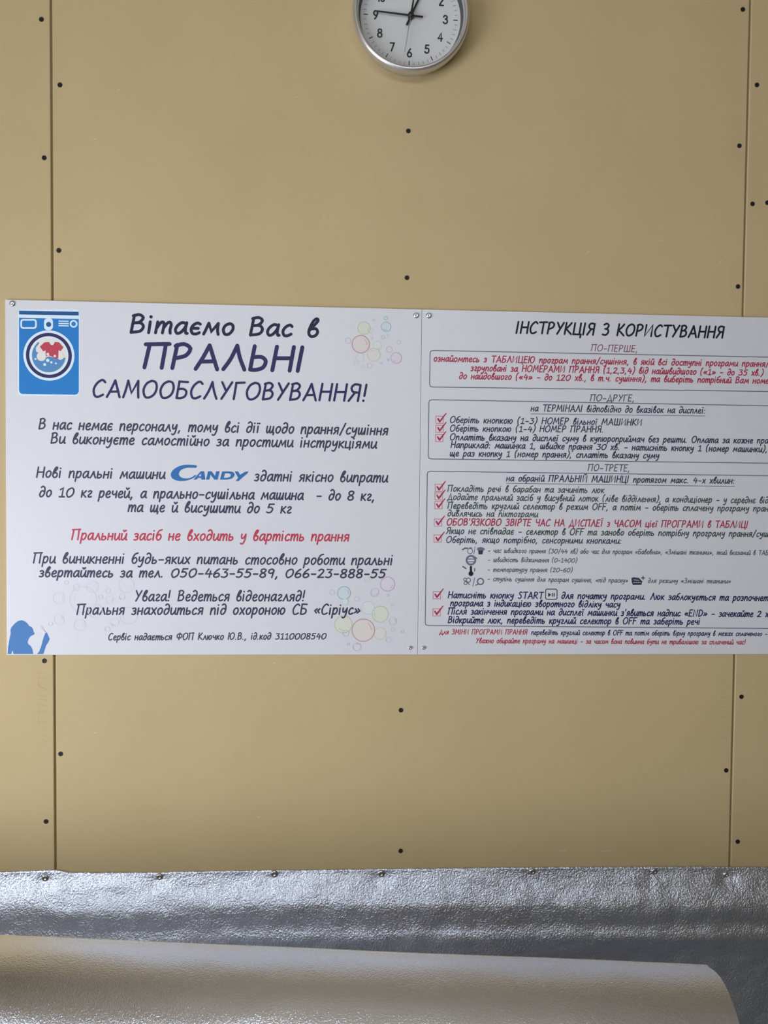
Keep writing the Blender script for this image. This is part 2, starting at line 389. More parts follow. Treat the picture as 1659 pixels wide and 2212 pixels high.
def pline(pr, pts, wd, m, lift=0.0, closed=False, caps=True):
    s = 1233.0
    pr.stroke([W(x, y, pr.y) for x, y in pts], wd/s, m, lift, closed, caps)
def ppoly(pr, pts, m, lift=0.0): pr.poly([W(x, y, pr.y) for x, y in pts], m, lift)
def pdisc(pr, x, y, r, m, lift=0.0, n=28, ry=None):
    a, b = W(x, y, pr.y); pr.disc(a, b, r/1233.0, m, lift, n, ry/1233.0 if ry else None)
def pring(pr, x, y, r, wd, m, lift=0.0, n=36):
    a, b = W(x, y, pr.y); pr.ring(a, b, r/1233.0, wd/1233.0, m, lift, n)
def rrect(x0, y0, x1, y1, r, n=4):
    P = []
    for cx, cy, a0 in ((x1-r, y0+r, -90), (x1-r, y1-r, 0), (x0+r, y1-r, 90), (x0+r, y0+r, 180)):
        for i in range(n+1):
            a = math.radians(a0+90*i/n); P.append((cx+r*math.cos(a), cy+r*math.sin(a)))
    return P

# ================================================================== the room
def struct(o): o['kind'] = 'structure'; return o
struct(box_obj('floor', (X0, X1, Y1, 0.05, -0.1, 0.0), M_FLOOR))
struct(box_obj('ceiling', (X0, X1, Y1, 0.05, ZC, ZC+0.1), M_CEIL))
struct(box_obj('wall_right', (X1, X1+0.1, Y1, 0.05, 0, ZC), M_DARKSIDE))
def holed_wall(name, horiz, h0, h1, c0, c1, win):
    bm = bmesh.new(); a, b, z0, z1 = win
    for p0, p1, q0, q1 in ((h0, a, 0, ZC), (b, h1, 0, ZC), (a, b, 0, z0), (a, b, z1, ZC)):
        if horiz: box(bm, p0, p1, c0, c1, q0, q1)
        else: box(bm, c0, c1, p0, p1, q0, q1)
    return struct(from_bm(name, bm, M_SIDE))
holed_wall('wall_left', False, Y1, 0.05, X0-0.1, X0, WIN_SIDE)
holed_wall('wall_front', True, X0, X1, Y1-0.1, Y1, WIN_ADDED)
def frame(name, horiz, win, c0, c1):
    a, b, z0, z1 = win; t = 0.05; bm = bmesh.new(); m = (a+b)/2
    for p0, p1, q0, q1 in ((a, a+t, z0, z1), (b-t, b, z0, z1), (a+t, b-t, z0, z0+t), (a+t, b-t, z1-t, z1), (m-t/2, m+t/2, z0+t, z1-t)):
        if horiz: box(bm, p0, p1, c0, c1, q0, q1)
        else: box(bm, c0, c1, p0, p1, q0, q1)
    return struct(from_bm(name, bm, M_PVC))
frame('window_1', False, WIN_SIDE, X0-0.07, X0-0.03)
frame('window_2_added', True, WIN_ADDED, Y1-0.07, Y1-0.03)  # unseen, added for fill light and a bright band in the roll

# back wall: dark backing seen through the joints, three plasterboards screwed on
TH = 0.004
wall = struct(box_obj('wall_back', (X0, X1, TH, 0.06, 0, ZC), M_STUD))
seamL = [W(110, 0), W(120, 1880)]; seamR = [W(1621.6, 0), W(1576.5, 1866)]
xl = (seamL[0][0]+seamL[1][0])/2; xr = (seamR[0][0]+seamR[1][0])/2
GAP = 0.0036
def seam_x(px0, px1, z):                           # the joints stray a little from plumb
    (xa, za), (xb, zb) = px0, px1
    return xa + (xb-xa)*(z-za)/(zb-za)
def board(xa0, xa1, xb0, xb1):
    """xa* left edge at floor/ceiling, xb* right edge at floor/ceiling"""
    bm = bmesh.new(); N = 1
    r = 0.0015
    prof_l = [(0, TH), (0, r), (r*0.3, r*0.3), (r, 0)]
    v = []
    for z, xa, xb in ((0.0, xa0, xb0), (ZC, xa1, xb1)):
        v.append([bm.verts.new((xa+dx, y, z)) for dx, y in prof_l] + [bm.verts.new((xb-dx, y, z)) for dx, y in prof_l[::-1]])
    n = len(v[0])
    for i in range(n):
        j = (i+1) % n
        bm.faces.new((v[0][i], v[0][j], v[1][j], v[1][i]))
    bm.faces.new(v[0][::-1]); bm.faces.new(v[1])
    bmesh.ops.recalc_face_normals(bm, faces=bm.faces[:])
    return from_bm('plasterboard_panel', bm, M_BOARD, wall)
lx0, lx1 = seam_x(*seamL, 0), seam_x(*seamL, ZC)
rx0, rx1 = seam_x(*seamR, 0), seam_x(*seamR, ZC)
g = GAP/2
pan_l = board(X0+0.001, X0+0.001, lx0-g, lx1-g)
pan_m = board(lx0+g, lx1+g, rx0-g, rx1-g)
pan_r = board(rx0+g, rx1+g, X1-0.001, X1-0.001)

def drywall_screw(px, py, parent, r=0.0041):
    x, z = W(px, py); bm = bmesh.new()
    lathe(bm, [(r, 0.0006), (r*1.0, -0.0004), (r*0.86, -0.0008), (r*0.5, -0.0007), (0, -0.0003)], x, z, 20)
    q = r*0.5; t = r*0.13; a = random.uniform(0, 1.5)
    for k in (0, 1):                                # cross recess bars
        c, s = math.cos(a+k*math.pi/2), math.sin(a+k*math.pi/2)
        vv = [bm.verts.new((x+u*c-v*s, -0.00095, z+u*s+v*c)) for u, v in ((-q, -t), (q, -t), (q, t), (-q, t))]
        bm.faces.new(vv)
    bmesh.ops.recalc_face_normals(bm, faces=bm.faces[:])
    o = from_bm('screw', bm, M_BLACK, parent)
    return o
for px, py in ((89.5, 42), (95.5, 341), (96, 1427.5), (99.5, 1774.5)): drywall_screw(px, py, pan_l)
for px, py in ((129.5, 183.5), (127, 541), (131, 1628.5), (882, 283), (879, 600), (866, 1534), (865.5, 1838),
               (1604.5, 20.5), (1597, 315), (1594, 619), (1568.5, 1664)): drywall_screw(px, py, pan_m)
for px, py in ((1635, 183.5), (1625.5, 440.5), (1601.5, 1505), (1593.5, 1818), (1657.5, 438)): drywall_screw(px, py, pan_r)

# faint stamp along the board edges, small scuffs
def stamp(px, y0, y1, dx, parent):
    pr = Print(-0.0002); y = y0
    while y < y1:
        k = random.random(); h = random.uniform(4, 10)
        if k < .45: pline(pr, [(px-9, y), (px+9, y+random.uniform(-2, 2))], 1.3, M_MARK)
        elif k < .75: pline(pr, [(px-9, y), (px+9, y+h), ], 1.3, M_MARK)
        else: pline(pr, [(px-9, y), (px-9, y+h), (px+8, y+h)], 1.3, M_MARK)
        y += h+3; px += dx
    pr.build('edge_stamp', parent)
stamp(91, 1450, 1610, 0.03, pan_l); stamp(1566, 1440, 1598, -0.15, pan_m)
pr = Print(-0.0002)
for px, py, l, a in ((256, 194, 4, .5), (205, 300, 3, 0), (592, 1432, 3, 0), (1217, 1838, 6, .05), (1310, 1838, 10, .05), (1557, 565, 2.5, 1), (205, 1583, 3, .2),
                     (640, 210, 2, 0), (1430, 520, 2, .5), (700, 470, 2, .5), (1270, 545, 3, 1), (560, 1765, 3, .3)):
    pline(pr, [(px-l, py+l*a), (px+l, py-l*a)], 1.6, M_CHIP)
for px, py, l in ((887, 1770, 10), (145, 141, 5), (1575, 1760, 5), (1597, 1758, 5)):
    pline(pr, [(px-l, py+1), (px+l, py-1)], 1.5, M_MARK)
pr.build('scuff_mark', pan_m)

# ================================================================== wall clock
CF = -0.020                                         # dial plane
cx, cz = W(887.0, 37.5, CF)
clock = empty('wall_clock', (cx, 0, cz))
tag(clock, 'round silver-rimmed wall clock with white dial hanging above the signs', 'clock')
inv = Matrix.Translation((-cx, 0, -cz))
def child(o): o.matrix_parent_inverse = inv; return o
R = 0.0985
bm = bmesh.new()
prof = [(R*0.90, 0.0), (R*0.945, -0.010), (R*0.975, -0.020), (R*0.995, -0.027), (R, -0.032), (R*0.99, -0.0365), (R*0.965, -0.0393), (R*0.94, -0.0398), (R*0.915, -0.038), (R*0.902, -0.035), (R*0.897, -0.031)]
lathe(bm, prof, cx, cz, 96); bmesh.ops.recalc_face_normals(bm, faces=bm.faces[:])
child(from_bm('rim', bm, M_SILVER, clock, True))
bm = bmesh.new(); lathe(bm, [(R*0.897, -0.031), (R*0.862, CF)], cx, cz, 96)
child(tag(from_bm('inner_bezel', bm, M_CLKIN, clock, True), 'dark inner wall of the clock rim'))
bm = bmesh.new(); lathe(bm, [(R*0.9, CF), (0, CF)], cx, cz, 96)
for f in bm.faces:
    f.normal_update()
    if f.normal.y > 0: f.normal_flip()
child(from_bm('dial', bm, M_DIAL, clock))
bm = bmesh.new(); lathe(bm, [(R*0.9, 0.0), (0, 0.0)], cx, cz, 48); 
child(from_bm('back_cover', bm, M_CLKIN, clock))
def pol(r, deg): a = math.radians(deg); return cx+r*math.sin(a), cz+r*math.cos(a)
pt = Print(CF-0.0004)
for k in range(60):
    q = pt if k % 5 else Print(CF-0.0004)
    q.stroke([pol(R*(.735 if k % 5 == 0 else .76), 6*k+1.3), pol(R*.81, 6*k+1.3)], 0.0013 if k % 5 == 0 else 0.0009, M_NUM if k % 5 == 0 else M_TICK, caps=False)
    if k % 5 == 0: child(q.build('hour_mark', clock))
child(pt.build('minute_marks', clock))
SANS = {
'0': G(9, '~4,16 1.4,14 .4,8 1.4,2 4,0 6.6,2 7.6,8 6.6,14 4,16'), '1': G(6, '.6,13.4 3.4,16 3.4,0'),
'2': G(9, '~.6,12 1.4,15 4,16 6.6,14.6 6.4,11 4,7 .4,.2|.4,.2 7.6,.2'), '3': G(9, '~.8,13 2,15.4 4.4,16 6.8,14 6.4,10.4 3.6,8.8|~3.6,8.8 6.8,7.4 7.2,3 4.6,.1 1.6,.6 .4,3'),
'4': G(9, '5.8,0 5.8,16 .4,5 8,5'), '5': G(9, '7,16 2,16 1.2,9|~1.2,9 4,10 7,8 6.8,2.6 4,.1 1.4,.8 .4,3'),
'6': G(9, '~5.6,16 2.4,10 .6,5 2,.8 4.2,0 7,2 7.2,6.4 4.6,9 1.4,7.4'), '7': G(9, '.6,16 7.4,16 2.6,0'),
'8': G(9, '~4,8.6 1.4,10.6 1.6,14.6 4,16 6.6,14.6 6.6,10.6 4,8.6 .8,6.4 .8,2 4,0 7.2,2 7.2,6.4 4,8.6'), '9': G(9, '~6.8,9 4,7 1,9.4 1,14 4,16 7,14 7,10 5,4 2.4,0')}
for k in range(1, 13):
    num = Print(CF-0.0004)
    t = str(k); x, z = pol(R*0.60, 30*k+1.3); s = 0.0132/16; sx = s*1.15; wdt = sum(SANS[c][0] for c in t)-1
    cur = -wdt*sx/2
    for c in t:
        adv, st = SANS[c]
        for sm, pts in st:
            p = catmull(pts, 4) if sm else pts
            num.stroke([(x+cur+q[0]*sx, z+(q[1]-8)*s) for q in p], 0.0024, M_NUM)
        cur += adv*sx
    child(num.build('numeral', clock))
def hand(name, deg, l, tail, wd, y, m, wt=None):
    bm = bmesh.new(); a = math.radians(deg); d = np.array((math.sin(a), math.cos(a))); n = np.array((d[1], -d[0]))
    P = [(-tail, (wt or wd)/2), (-tail, -(wt or wd)/2), (0, -wd/2), (l, -wd*0.36), (l, wd*0.36), (0, wd/2)]
    fr = [bm.verts.new((cx+d[0]*u+n[0]*v, y, cz+d[1]*u+n[1]*v)) for u, v in P]
    bk = [bm.verts.new((v.co.x, y+0.0008, v.co.z)) for v in fr]
    bm.faces.new(fr); bm.faces.new(bk[::-1])
    for i in range(6): bm.faces.new((fr[i], bk[i], bk[(i+1) % 6], fr[(i+1) % 6]))
    bmesh.ops.recalc_face_normals(bm, faces=bm.faces[:])
    return child(from_bm(name, bm, m, clock))
hand('hour_hand', 24, 0.052, 0.0165, 0.0036, CF-0.004, M_HAND)
hand('minute_hand', 274.5, 0.062, 0.0205, 0.0032, CF-0.006, M_HAND)
hand('second_hand', 189.2, 0.063, 0.0, 0.0011, CF-0.0085, M_SEC)
hand('second_hand_counterweight', 9.2, 0.032, 0.0, 0.0034, CF-0.0085, M_HAND)
bm = bmesh.new(); lathe(bm, [(0.0048, CF), (0.0048, CF-0.009), (0.0036, CF-0.0105), (0, CF-0.0108)], cx, cz, 24)
bmesh.ops.recalc_face_normals(bm, faces=bm.faces[:]); child(from_bm('hand_hub', bm, M_HAND, clock, True))

# ================================================================== printed signs
SF = -0.0045                                        # sign face
def sign_screw(px, py, parent, r=0.0052):
    x, z = W(px, py, SF); bm = bmesh.new()
    lathe(bm, [(r, SF), (r*0.97, SF-0.0009), (r*0.8, SF-0.002), (r*0.5, SF-0.0028), (r*0.3, SF-0.0024), (0, SF-0.0016)], x, z, 24)
    bmesh.ops.recalc_face_normals(bm, faces=bm.faces[:])
    return tag(from_bm('screw', bm, M_ZINC, parent, True), 'silver screw head')
def plate(parent, x0, x1, z0, z1):
    o = box_obj('sign_panel', (x0, x1, SF, -0.0001, z0, z1), M_WHITE, parent, 0.0006)
    return o
P0 = SF-0.0001

zt = (W(12, 645, SF)[1]+W(905, 668.5, SF)[1]+W(1659, 687, SF)[1])/3
zb = (W(12, 1414, SF)[1]+W(905, 1413, SF)[1]+W(1659, 1415, SF)[1])/3
xs0 = (W(12, 645, SF)[0]+W(13.5, 1414, SF)[0])/2
xs1 = (W(911.5, 670, SF)[0]+W(902.4, 1413, SF)[0])/2

# ---------------------------------- welcome sign
s1 = empty('welcome_sign')
tag(s1, 'white welcome sign with washing machine emblem and large navy lettering, left of the two', 'sign', 'signs on the plasterboard wall')
plate(s1, xs0, xs1-0.00025, zb, zt)
for q in ((27, 656), (899, 681.5), (886, 1399)): sign_screw(*q, s1, 0.0052 if q[1] < 1000 else 0.0036)
def line(parent, name, label, *args, **kw):
    text = args[0]; sep = ' ' if name[0] == 't' else ('  ' if '  ' in text else None)
    for ch in (chunks(text, sep) if sep else [None]):
        pr = Print(P0-0.0001); write(pr, *args, chunk=ch, **kw); pr.build(name, parent, label)
L1 = [
 ('title_lettering', 'Вітаємо Вас в', 282, 718, 686, 727.5, 24, 6.4, I_TITLE),
 ('title_lettering', 'ПРАЛЬНІ', 311, 794, 655, 802, 32.5, 8.6, I_NAVY),
 ('title_lettering', 'САМООБСЛУГОВУВАННЯ!', 200, 857, 792, 866.5, 22.6, 5.0, I_NAVY),
 ('lettering', 'В нас немає персоналу, тому всі дії щодо прання/сушіння', 84, 926.5, 837, 939.3, 14, 3.4, I_DARK),
 ('lettering', 'Ви виконуєте самостійно за простими інструкціями', 110, 957.5, 812, 968.2, 14, 3.4, I_DARK),
 ('lettering', 'Нові пральні машини', 79, 1031, 355, 1034, 14, 3.4, I_DARK),
 ('lettering', 'здатні якісно випрати', 550, 1038.5, 836, 1041.5, 14, 3.3, I_DARK),
 ('lettering', 'до 10 кг речей, а прально-сушільна машина  - до 8 кг,', 85, 1073, 809, 1081, 14, 3.4, I_DARK),
 ('lettering', 'та ще й висушити до 5 кг', 277, 1105, 628, 1108.5, 14, 3.4, I_DARK),
 ('lettering', 'Пральний засіб не входить у вартість прання', 155, 1165.7, 753, 1168.6, 14, 3.3, I_RED),
 ('lettering', 'При виникненні будь-яких питань стосовно роботи пральні', 72, 1216, 847, 1220, 14, 3.2, I_DARK),
 ('lettering', 'звертайтесь за тел. 050-463-55-89, 066-23-888-55', 85, 1246, 832, 1248, 13.2, 3.4, I_DARK),
 ('lettering', 'Увага! Ведеться відеонагляд!', 291, 1298, 658, 1298, 14, 3.2, I_DARK),
 ('lettering', 'Пральня знаходиться під охороною СБ «Сіріус»', 166, 1327.3, 777, 1327, 14, 3.3, I_DARK),
 ('lettering', 'Сервіс надається ФОП Ключко Ю.В., ід.код 3110008540', 234, 1382.7, 704, 1380.5, 9.2, 2.3, I_DARK),
]
for nm, *a in L1:
    lab = 'large navy heading line' if nm[0] == 't' else ('red line of lettering' if a[-1] is I_RED else None)
    line(s1, nm, lab, *a)

# brand mark: swooping C joined to heavy slanted capitals
pr = Print(P0-0.0002)
def lg(x, y): return (360+x*190/1659, 990+y*190/1659)
ppoly(pr, catmull([lg(*q) for q in ((552,182),(562,135),(400,122),(290,132),(190,170),(110,232),(78,300),(95,365),(150,405),(240,428),(350,424),(440,400),(520,362),(560,325),(530,318),(480,352),(420,375),(340,378),(280,365),(238,325),(232,275),(270,222),(340,190),(430,176),(552,182))], 3)[:-1], I_LOGO)
for q in (((505,402),(640,245),(705,245),(728,402),(655,402),(650,372),(590,372),(562,402)),
          ((742,402),(780,245),(845,245),(912,335),(932,245),(998,245),(962,402),(900,402),(825,308),(802,402)),
          ((1003,402),(1048,247),(1190,247),(1252,260),(1282,298),(1268,345),(1222,385),(1140,402)),
          ((1283,247),(1345,247),(1384,312),(1470,258),(1540,245),(1525,282),(1400,388),(1362,425),(1298,430),(1348,368))):
    ppoly(pr, [lg(*t) for t in q], I_LOGO, .00005)
for q in (((606,338),(648,338),(644,288)), ((1078,368),(1102,284),(1170,284),(1212,305),(1200,345),(1145,368))):
    ppoly(pr, [lg(*t) for t in q], M_WHITE, .0001)
pr.build('brand_lettering', s1, 'blue brand lettering in the second paragraph')

# washing machine emblem
def em(x, y): return (x*200/1659, 640+y*200/1659)
k = 200/1659
pr = Print(P0)
ppoly(pr, [em(*q) for q in rrect(322, 235, 1432, 1785, 70)], I_LIGHT)
ppoly(pr, [em(*q) for q in ((342,258),(1410,278),(1412,345),(342,325))], I_BLUE2, .00015)
ppoly(pr, [em(*q) for q in ((342,385),(1412,408),(1412,1700),(1395,1745),(1350,1765),(400,1750),(360,1735),(342,1690))], I_BLUE, .00015)
pline(pr, [em(*q) for q in rrect(380, 422, 645, 570, 40)], 3.4, I_LIGHT, .0003, closed=True)
ppoly(pr, [em(*q) for q in rrect(790, 395, 950, 608, 60)], I_LIGHT, .0003)
pdisc(pr, *em(873, 505), 5.2, I_BLUE2, .00045)
for y in (445, 487, 527): pline(pr, [em(1050, y), em(1232, y+4)], 2.4, I_LIGHT, .0003, caps=False)
pring(pr, *em(1320, 495), 6.3, 3.2, I_LIGHT, .0003)
c = em(878, 1062)
pdisc(pr, *c, 432*k, I_LIGHT, .0003, 48); pdisc(pr, *c, 388*k, I_NAVY, .00045, 48); pdisc(pr, *c, 330*k, I_LIGHT, .0006, 48)
pdisc(pr, *c, 302*k, I_CREAM, .00075, 48)
wv = [em(878+302*math.cos(math.radians(a)), 1062+302*math.sin(math.radians(a))) for a in range(8, 216, 8)]
ppoly(pr, wv + [em(*q) for q in ((690,960),(700,1060),(790,1110),(880,1080),(1000,1110),(1110,1100))], I_WATER, .0009)
pline(pr, [em(610,960), em(640,900), em(690,840)], 3.5, I_WATER, .001)
for x, y, r in ((745,1080,80),(1085,1075,62),(690,965,42),(860,1150,28),(805,1225,24),(925,1185,20),(1005,1205,16),(640,1125,17)):
    pdisc(pr, *em(x, y), r*k, I_CREAM if r > 40 else I_LIGHT, .00105, 16)
ppoly(pr, [em(*q) for q in ((718,905),(800,828),(880,822),(905,865),(935,880),(965,865),(985,822),(1060,828),(1138,920),(1088,985),(1050,962),(1048,1110),(1000,1122),(940,1085),(880,1062),(830,1075),(818,970),(778,988))], I_SHIRT, .0012)
for x, y, r in ((862,1040,24),(988,1074,22)): pdisc(pr, *em(x, y), r*k, I_CREAM, .00135, 14)
pr.build('washing_machine_emblem', s1, 'blue washing machine emblem with a red shirt in its door')

# silhouette blowing bubbles
def si(x, y): return (x*140/1659, 1300+y*140/1659)
pr = Print(P0)
ppoly(pr, [si(*q) for q in ((192,1335),(205,1180),(240,960),(275,800),(265,720),(300,640),(380,550),(470,487),(560,470),(640,500),(700,550),(750,620),(810,642),(850,710),(856,760),(890,805),(868,842),(800,870),(742,935),(707,1030),(730,1090),(790,1130),(825,1200),(848,1290),(852,1335))], I_SILH)
ppoly(pr, [si(*q) for q in ((945,1335),(1000,1275),(1050,1150),(1090,1000),(1120,900),(1160,800),(1200,780),(1230,850),(1275,950),(1240,1030),(1180,1120),(1140,1250),(1112,1335))], I_SILH)
pline(pr, [si(1170, 780), si(1110, 690)], 1.0, I_GREY); pline(pr, [si(1070, 635), si(1112, 700)], 4.4, B['grey'][1])
ppoly(pr, [si(*q) for q in ((298,1335),(310,1260),(328,1260),(342,1335))], I_LIGHT, .00015)
pr.build('silhouette_print', s1, 'blue silhouette of a child blowing bubbles')

def bubbles(name, ox, oy, sc, lst, label):
    pr = Print(P0)
    for i, (x, y, r, c) in enumerate(lst):
        f, rg = B[c]; lf = i*0.00002; pr.c = -1
        if f: pdisc(pr, ox+x*sc, oy+y*sc, r*sc, f, lf)
        pring(pr, ox+x*sc, oy+y*sc, r*sc, max(0.9, min(1.7, r*sc*0.11)), rg, lf+0.00001)
        if r*sc > 7:                                  # a printed glint arc
            a0 = random.uniform(0, 6.28)
            pline(pr, [(ox+(x+r*.72*math.cos(a0+t))*sc, oy+(y+r*.72*math.sin(a0+t))*sc) for t in (0, .3, .6, .9)], 1.1, rg, lf+0.000012)
    pr.build(name, s1, label)
bubbles('bubble_print', 730, 660, 180/1659, [(650,500,45,'grey'),(520,450,122,'yellow'),(780,800,85,'green'),(435,1030,80,'green'),(715,980,125,'cream'),(455,770,170,'peach'),(960,425,95,'teal'),(950,250,36,'teal'),(200,700,55,'violet'),(1020,875,58,'violet'),(1160,1045,105,'pink'),(1210,735,38,'grey'),(895,635,32,'grey'),(360,1150,40,'pale'),(630,1195,50,'grey'),(500,1220,32,'pale'),(710,290,22,'grey'),(990,590,20,'grey'),(680,655,15,'grey'),(860,1150,18,'grey'),(1000,1080,18,'violet')], 'coloured soap bubbles printed in the top right corner')
bubbles('bubble_print', 690, 1220, 220/1659, [(390,970,140,'yellow'),(990,805,130,'yellow'),(790,700,105,'green'),(990,1120,95,'cream'),(715,1065,182,'peach'),(400,460,105,'teal'),(1110,315,115,'pink'),(900,450,65,'violet'),(770,225,45,'pale'),(205,450,40,'grey'),(610,555,38,'grey'),(430,1115,50,'violet'),(610,1335,65,'violet'),(1195,920,58,'grey'),(1120,1220,42,'grey'),(1195,1055,32,'grey'),(1180,660,18,'grey'),(470,1290,20,'grey'),(1350,1085,20,'grey'),(1110,495,18,'grey'),(420,600,48,'green')], 'coloured soap bubbles printed in the bottom right corner')
bubbles('bubble_print', 90, 1230, 240/1659, [(620,450,190,'pale'),(760,260,85,'pale'),(1265,235,110,'pale'),(1300,690,125,'pale'),(255,425,80,'pale'),(260,750,70,'pale'),(570,830,85,'pale'),(1010,455,55,'pale'),(520,270,45,'pale'),(990,320,35,'pale'),(1090,790,60,'pale'),(800,620,100,'pale'),(370,195,28,'pale'),(980,890,35,'pale'),(130,810,30,'pale'),(1200,410,40,'pale'),(880,410,30,'pale')], 'pale grey soap bubble outlines printed above the silhouette')

# ---------------------------------- instruction sign
s2 = empty('instruction_sign')
tag(s2, 'white instruction sign with ruled boxes, ticks and small lettering, right of the two', 'sign', 'signs on the plasterboard wall')
XR = xs1 + (xs1-xs0)
plate(s2, xs1+0.00025, XR, zb, zt)
sign_screw(926, 682, s2); sign_screw(915, 1399, s2, 0.0036)
T = [
 ('title_lettering', 'ІНСТРУКЦІЯ З КОРИСТУВАННЯ', 1115, 719.5, 1562, 730, 15, 3.9, I_BLACK, ''),
 ('lettering', 'ПО-ПЕРШЕ,', 1277, 758, 1377, 760.5, 8.6, 1.7, I_BROWN, ''),
 ('lettering', 'ознайомтесь з ТАБЛИЦЕЮ програм прання/сушіння, в якій всі доступні програми прання', 937, 780.5, 1652, 792, 8.3, 2.2, I_CRIM, '/сушіння'),
 ('lettering', 'згруповані за НОМЕРАМИ ПРАННЯ (1,2,3,4) від найшвидшого («1» - до 35 хв.)', 1017, 801, 1648, 811.5, 8.3, 2.2, I_CRIM, ''),
 ('lettering', 'до найдовшого («4» - до 120 хв., в т.ч. сушіння), та виберіть потрібний Вам номе', 992, 818.4, 1659, 828.5, 8.3, 2.2, I_CRIM, 'р'),
 ('lettering', 'ПО-ДРУГЕ,', 1275, 866, 1370, 866.8, 8.4, 2.0, I_GREY, ''),
 ('lettering', 'на ТЕРМІНАЛІ відповідно до вказівок на дисплеї:', 1147, 888, 1523, 893, 8.6, 2.0, I_DARK, ''),
 ('lettering', 'Оберіть кнопкою (1-3) НОМЕР вільної МАШИНКИ', 972, 913, 1386, 919, 8.4, 2.1, I_DARK, ''),
 ('lettering', 'Оберіть кнопкою (1-4) НОМЕР ПРАННЯ.', 972, 931.6, 1303, 934, 8.4, 2.1, I_DARK, ''),
 ('lettering', 'Оплатіть вказану на дисплеї суму в купюроприймач без решти. Оплата за кожне пра', 972, 950.4, 1659, 957.8, 8.4, 2.2, I_DARK, 'ння'),
 ('lettering', 'Наприклад: машинка 1, швидке прання 30 хв. - натисніть кнопку 1 (номер машинки),', 974, 967, 1657, 976.5, 8.4, 2.2, I_DARK, ''),
 ('lettering', 'ще раз кнопку 1 (номер прання), сплатіть вказану суму', 972, 985.4, 1423, 990.3, 8.4, 2.2, I_DARK, ''),
 ('lettering', 'ПО-ТРЕТЕ,', 1270, 1016.8, 1360, 1018, 8.6, 1.9, I_GREY, ''),
 ('lettering', 'на обраній ПРАЛЬНІЙ МАШИНЦІ протягом макс. 4-х хвилин:', 1094, 1039.3, 1586, 1044.5, 8.4, 2.1, I_DARK, ''),
 ('lettering', 'Покладіть речі в барабан та зачиніть люк', 967, 1061.5, 1304, 1064.8, 8.4, 2.0, I_GREEN, ''),
 ('lettering', 'Додайте пральний засіб у висувний лоток (ліве відділення), а кондиціонер - у середнє від', 967, 1079.6, 1659, 1087, 8.4, 2.0, I_GREEN, 'ділення'),
 ('lettering', 'Переведіть круглий селектор в режим OFF, а потім - оберіть сплачену програму пран', 967, 1098.4, 1659, 1104.7, 8.4, 2.1, I_GREEN, 'ня,'),
 ('lettering', 'дивлячись на піктограми', 967, 1115, 1161, 1117, 8.4, 2.0, I_GREEN, ''),
 ('lettering', "ОБОВ'ЯЗКОВО ЗВІРТЕ ЧАС НА ДИСПЛЕЇ з ЧАСОМ цієї ПРОГРАМИ в ТАБЛИЦІ", 965, 1134.5, 1615, 1140, 8.8, 2.2, I_CRIM, ''),
 ('lettering', 'Якщо не співпадає - селектор в OFF та заново оберіть потрібну програму прання/суш', 964, 1153, 1659, 1159.5, 8.4, 2.1, I_GREEN, 'іння'),
 ('lettering', 'Оберіть, якщо потрібно, сенсорними кнопками:', 964, 1172, 1342, 1174.3, 8.4, 2.0, I_DARK, ''),
 ('small_lettering', '- час швидкого прання (30/44 хв) або час для програм «Бавовна», «Змішані тканини», який вказаний в ТАБ', 1054, 1194, 1659, 1199, 6.2, 1.5, I_GREY, 'ЛИЦІ'),
 ('small_lettering', '- швидкість віджимання (0-1400)', 1054, 1213.6, 1246, 1215, 6.2, 1.5, I_GREY, ''),
 ('small_lettering', '- температуру прання (20-60)', 1053, 1235, 1236, 1235.8, 6.2, 1.5, I_GREY, ''),
 ('small_lettering', '- ступінь сушіння для програм сушіння, «під праску»', 1053, 1255, 1356, 1258.5, 6.2, 1.5, I_GREY, ''),
 ('small_lettering', 'для режиму «Змішані тканини»', 1399.5, 1259, 1578, 1260, 6.2, 1.5, I_GREY, ''),
 ('lettering', 'Натисніть кнопку START', 968, 1291.6, 1172, 1293, 8.6, 2.3, I_NAVY, ''),
 ('lettering', 'для початку програми. Люк заблокується та розпочнет', 1213, 1293, 1659, 1298, 8.6, 2.3, I_NAVY, 'ься'),
 ('lettering', 'програма з індикацією зворотного відліку часу', 973, 1309, 1339, 1312, 8.6, 2.3, I_NAVY, ''),
 ('lettering', "Після закінчення програми на дисплеї машинки з'явиться надпис «END» - зачекайте 2 х", 968, 1326.8, 1659, 1332.6, 8.6, 2.3, I_NAVY, 'в,'),
 ('lettering', 'Відкрийте люк, переведіть круглий селектор в OFF та заберіть речі', 968, 1345.5, 1511, 1349, 8.6, 2.3, I_NAVY, ''),
 ('small_lettering', 'Для ЗМІНИ ПРОГРАМИ ПРАННЯ', 949, 1370, 1138, 1370.5, 6.6, 1.6, I_CRIM, ''),
 ('small_lettering', 'переведіть круглий селектор в OFF та потім оберіть вірну програму в межах сплаченого -', 1148, 1371, 1657, 1374, 6.6, 1.6, I_NAVY, ''),
 ('small_lettering', 'Уважно обирайте програму на машинці - за часом вона повинна бути не тривалішою за сплачений час!', 1028, 1389, 1610, 1392, 6.6, 1.6, I_CRIM, ''),
]
for nm, *a in T:
    lab = 'black heading line' if nm[0] == 't' else ('red line of lettering' if a[7] in (I_CRIM, I_BROWN) else None)
    line(s2, nm, lab, *a[:8], rest=a[8], curve=3)
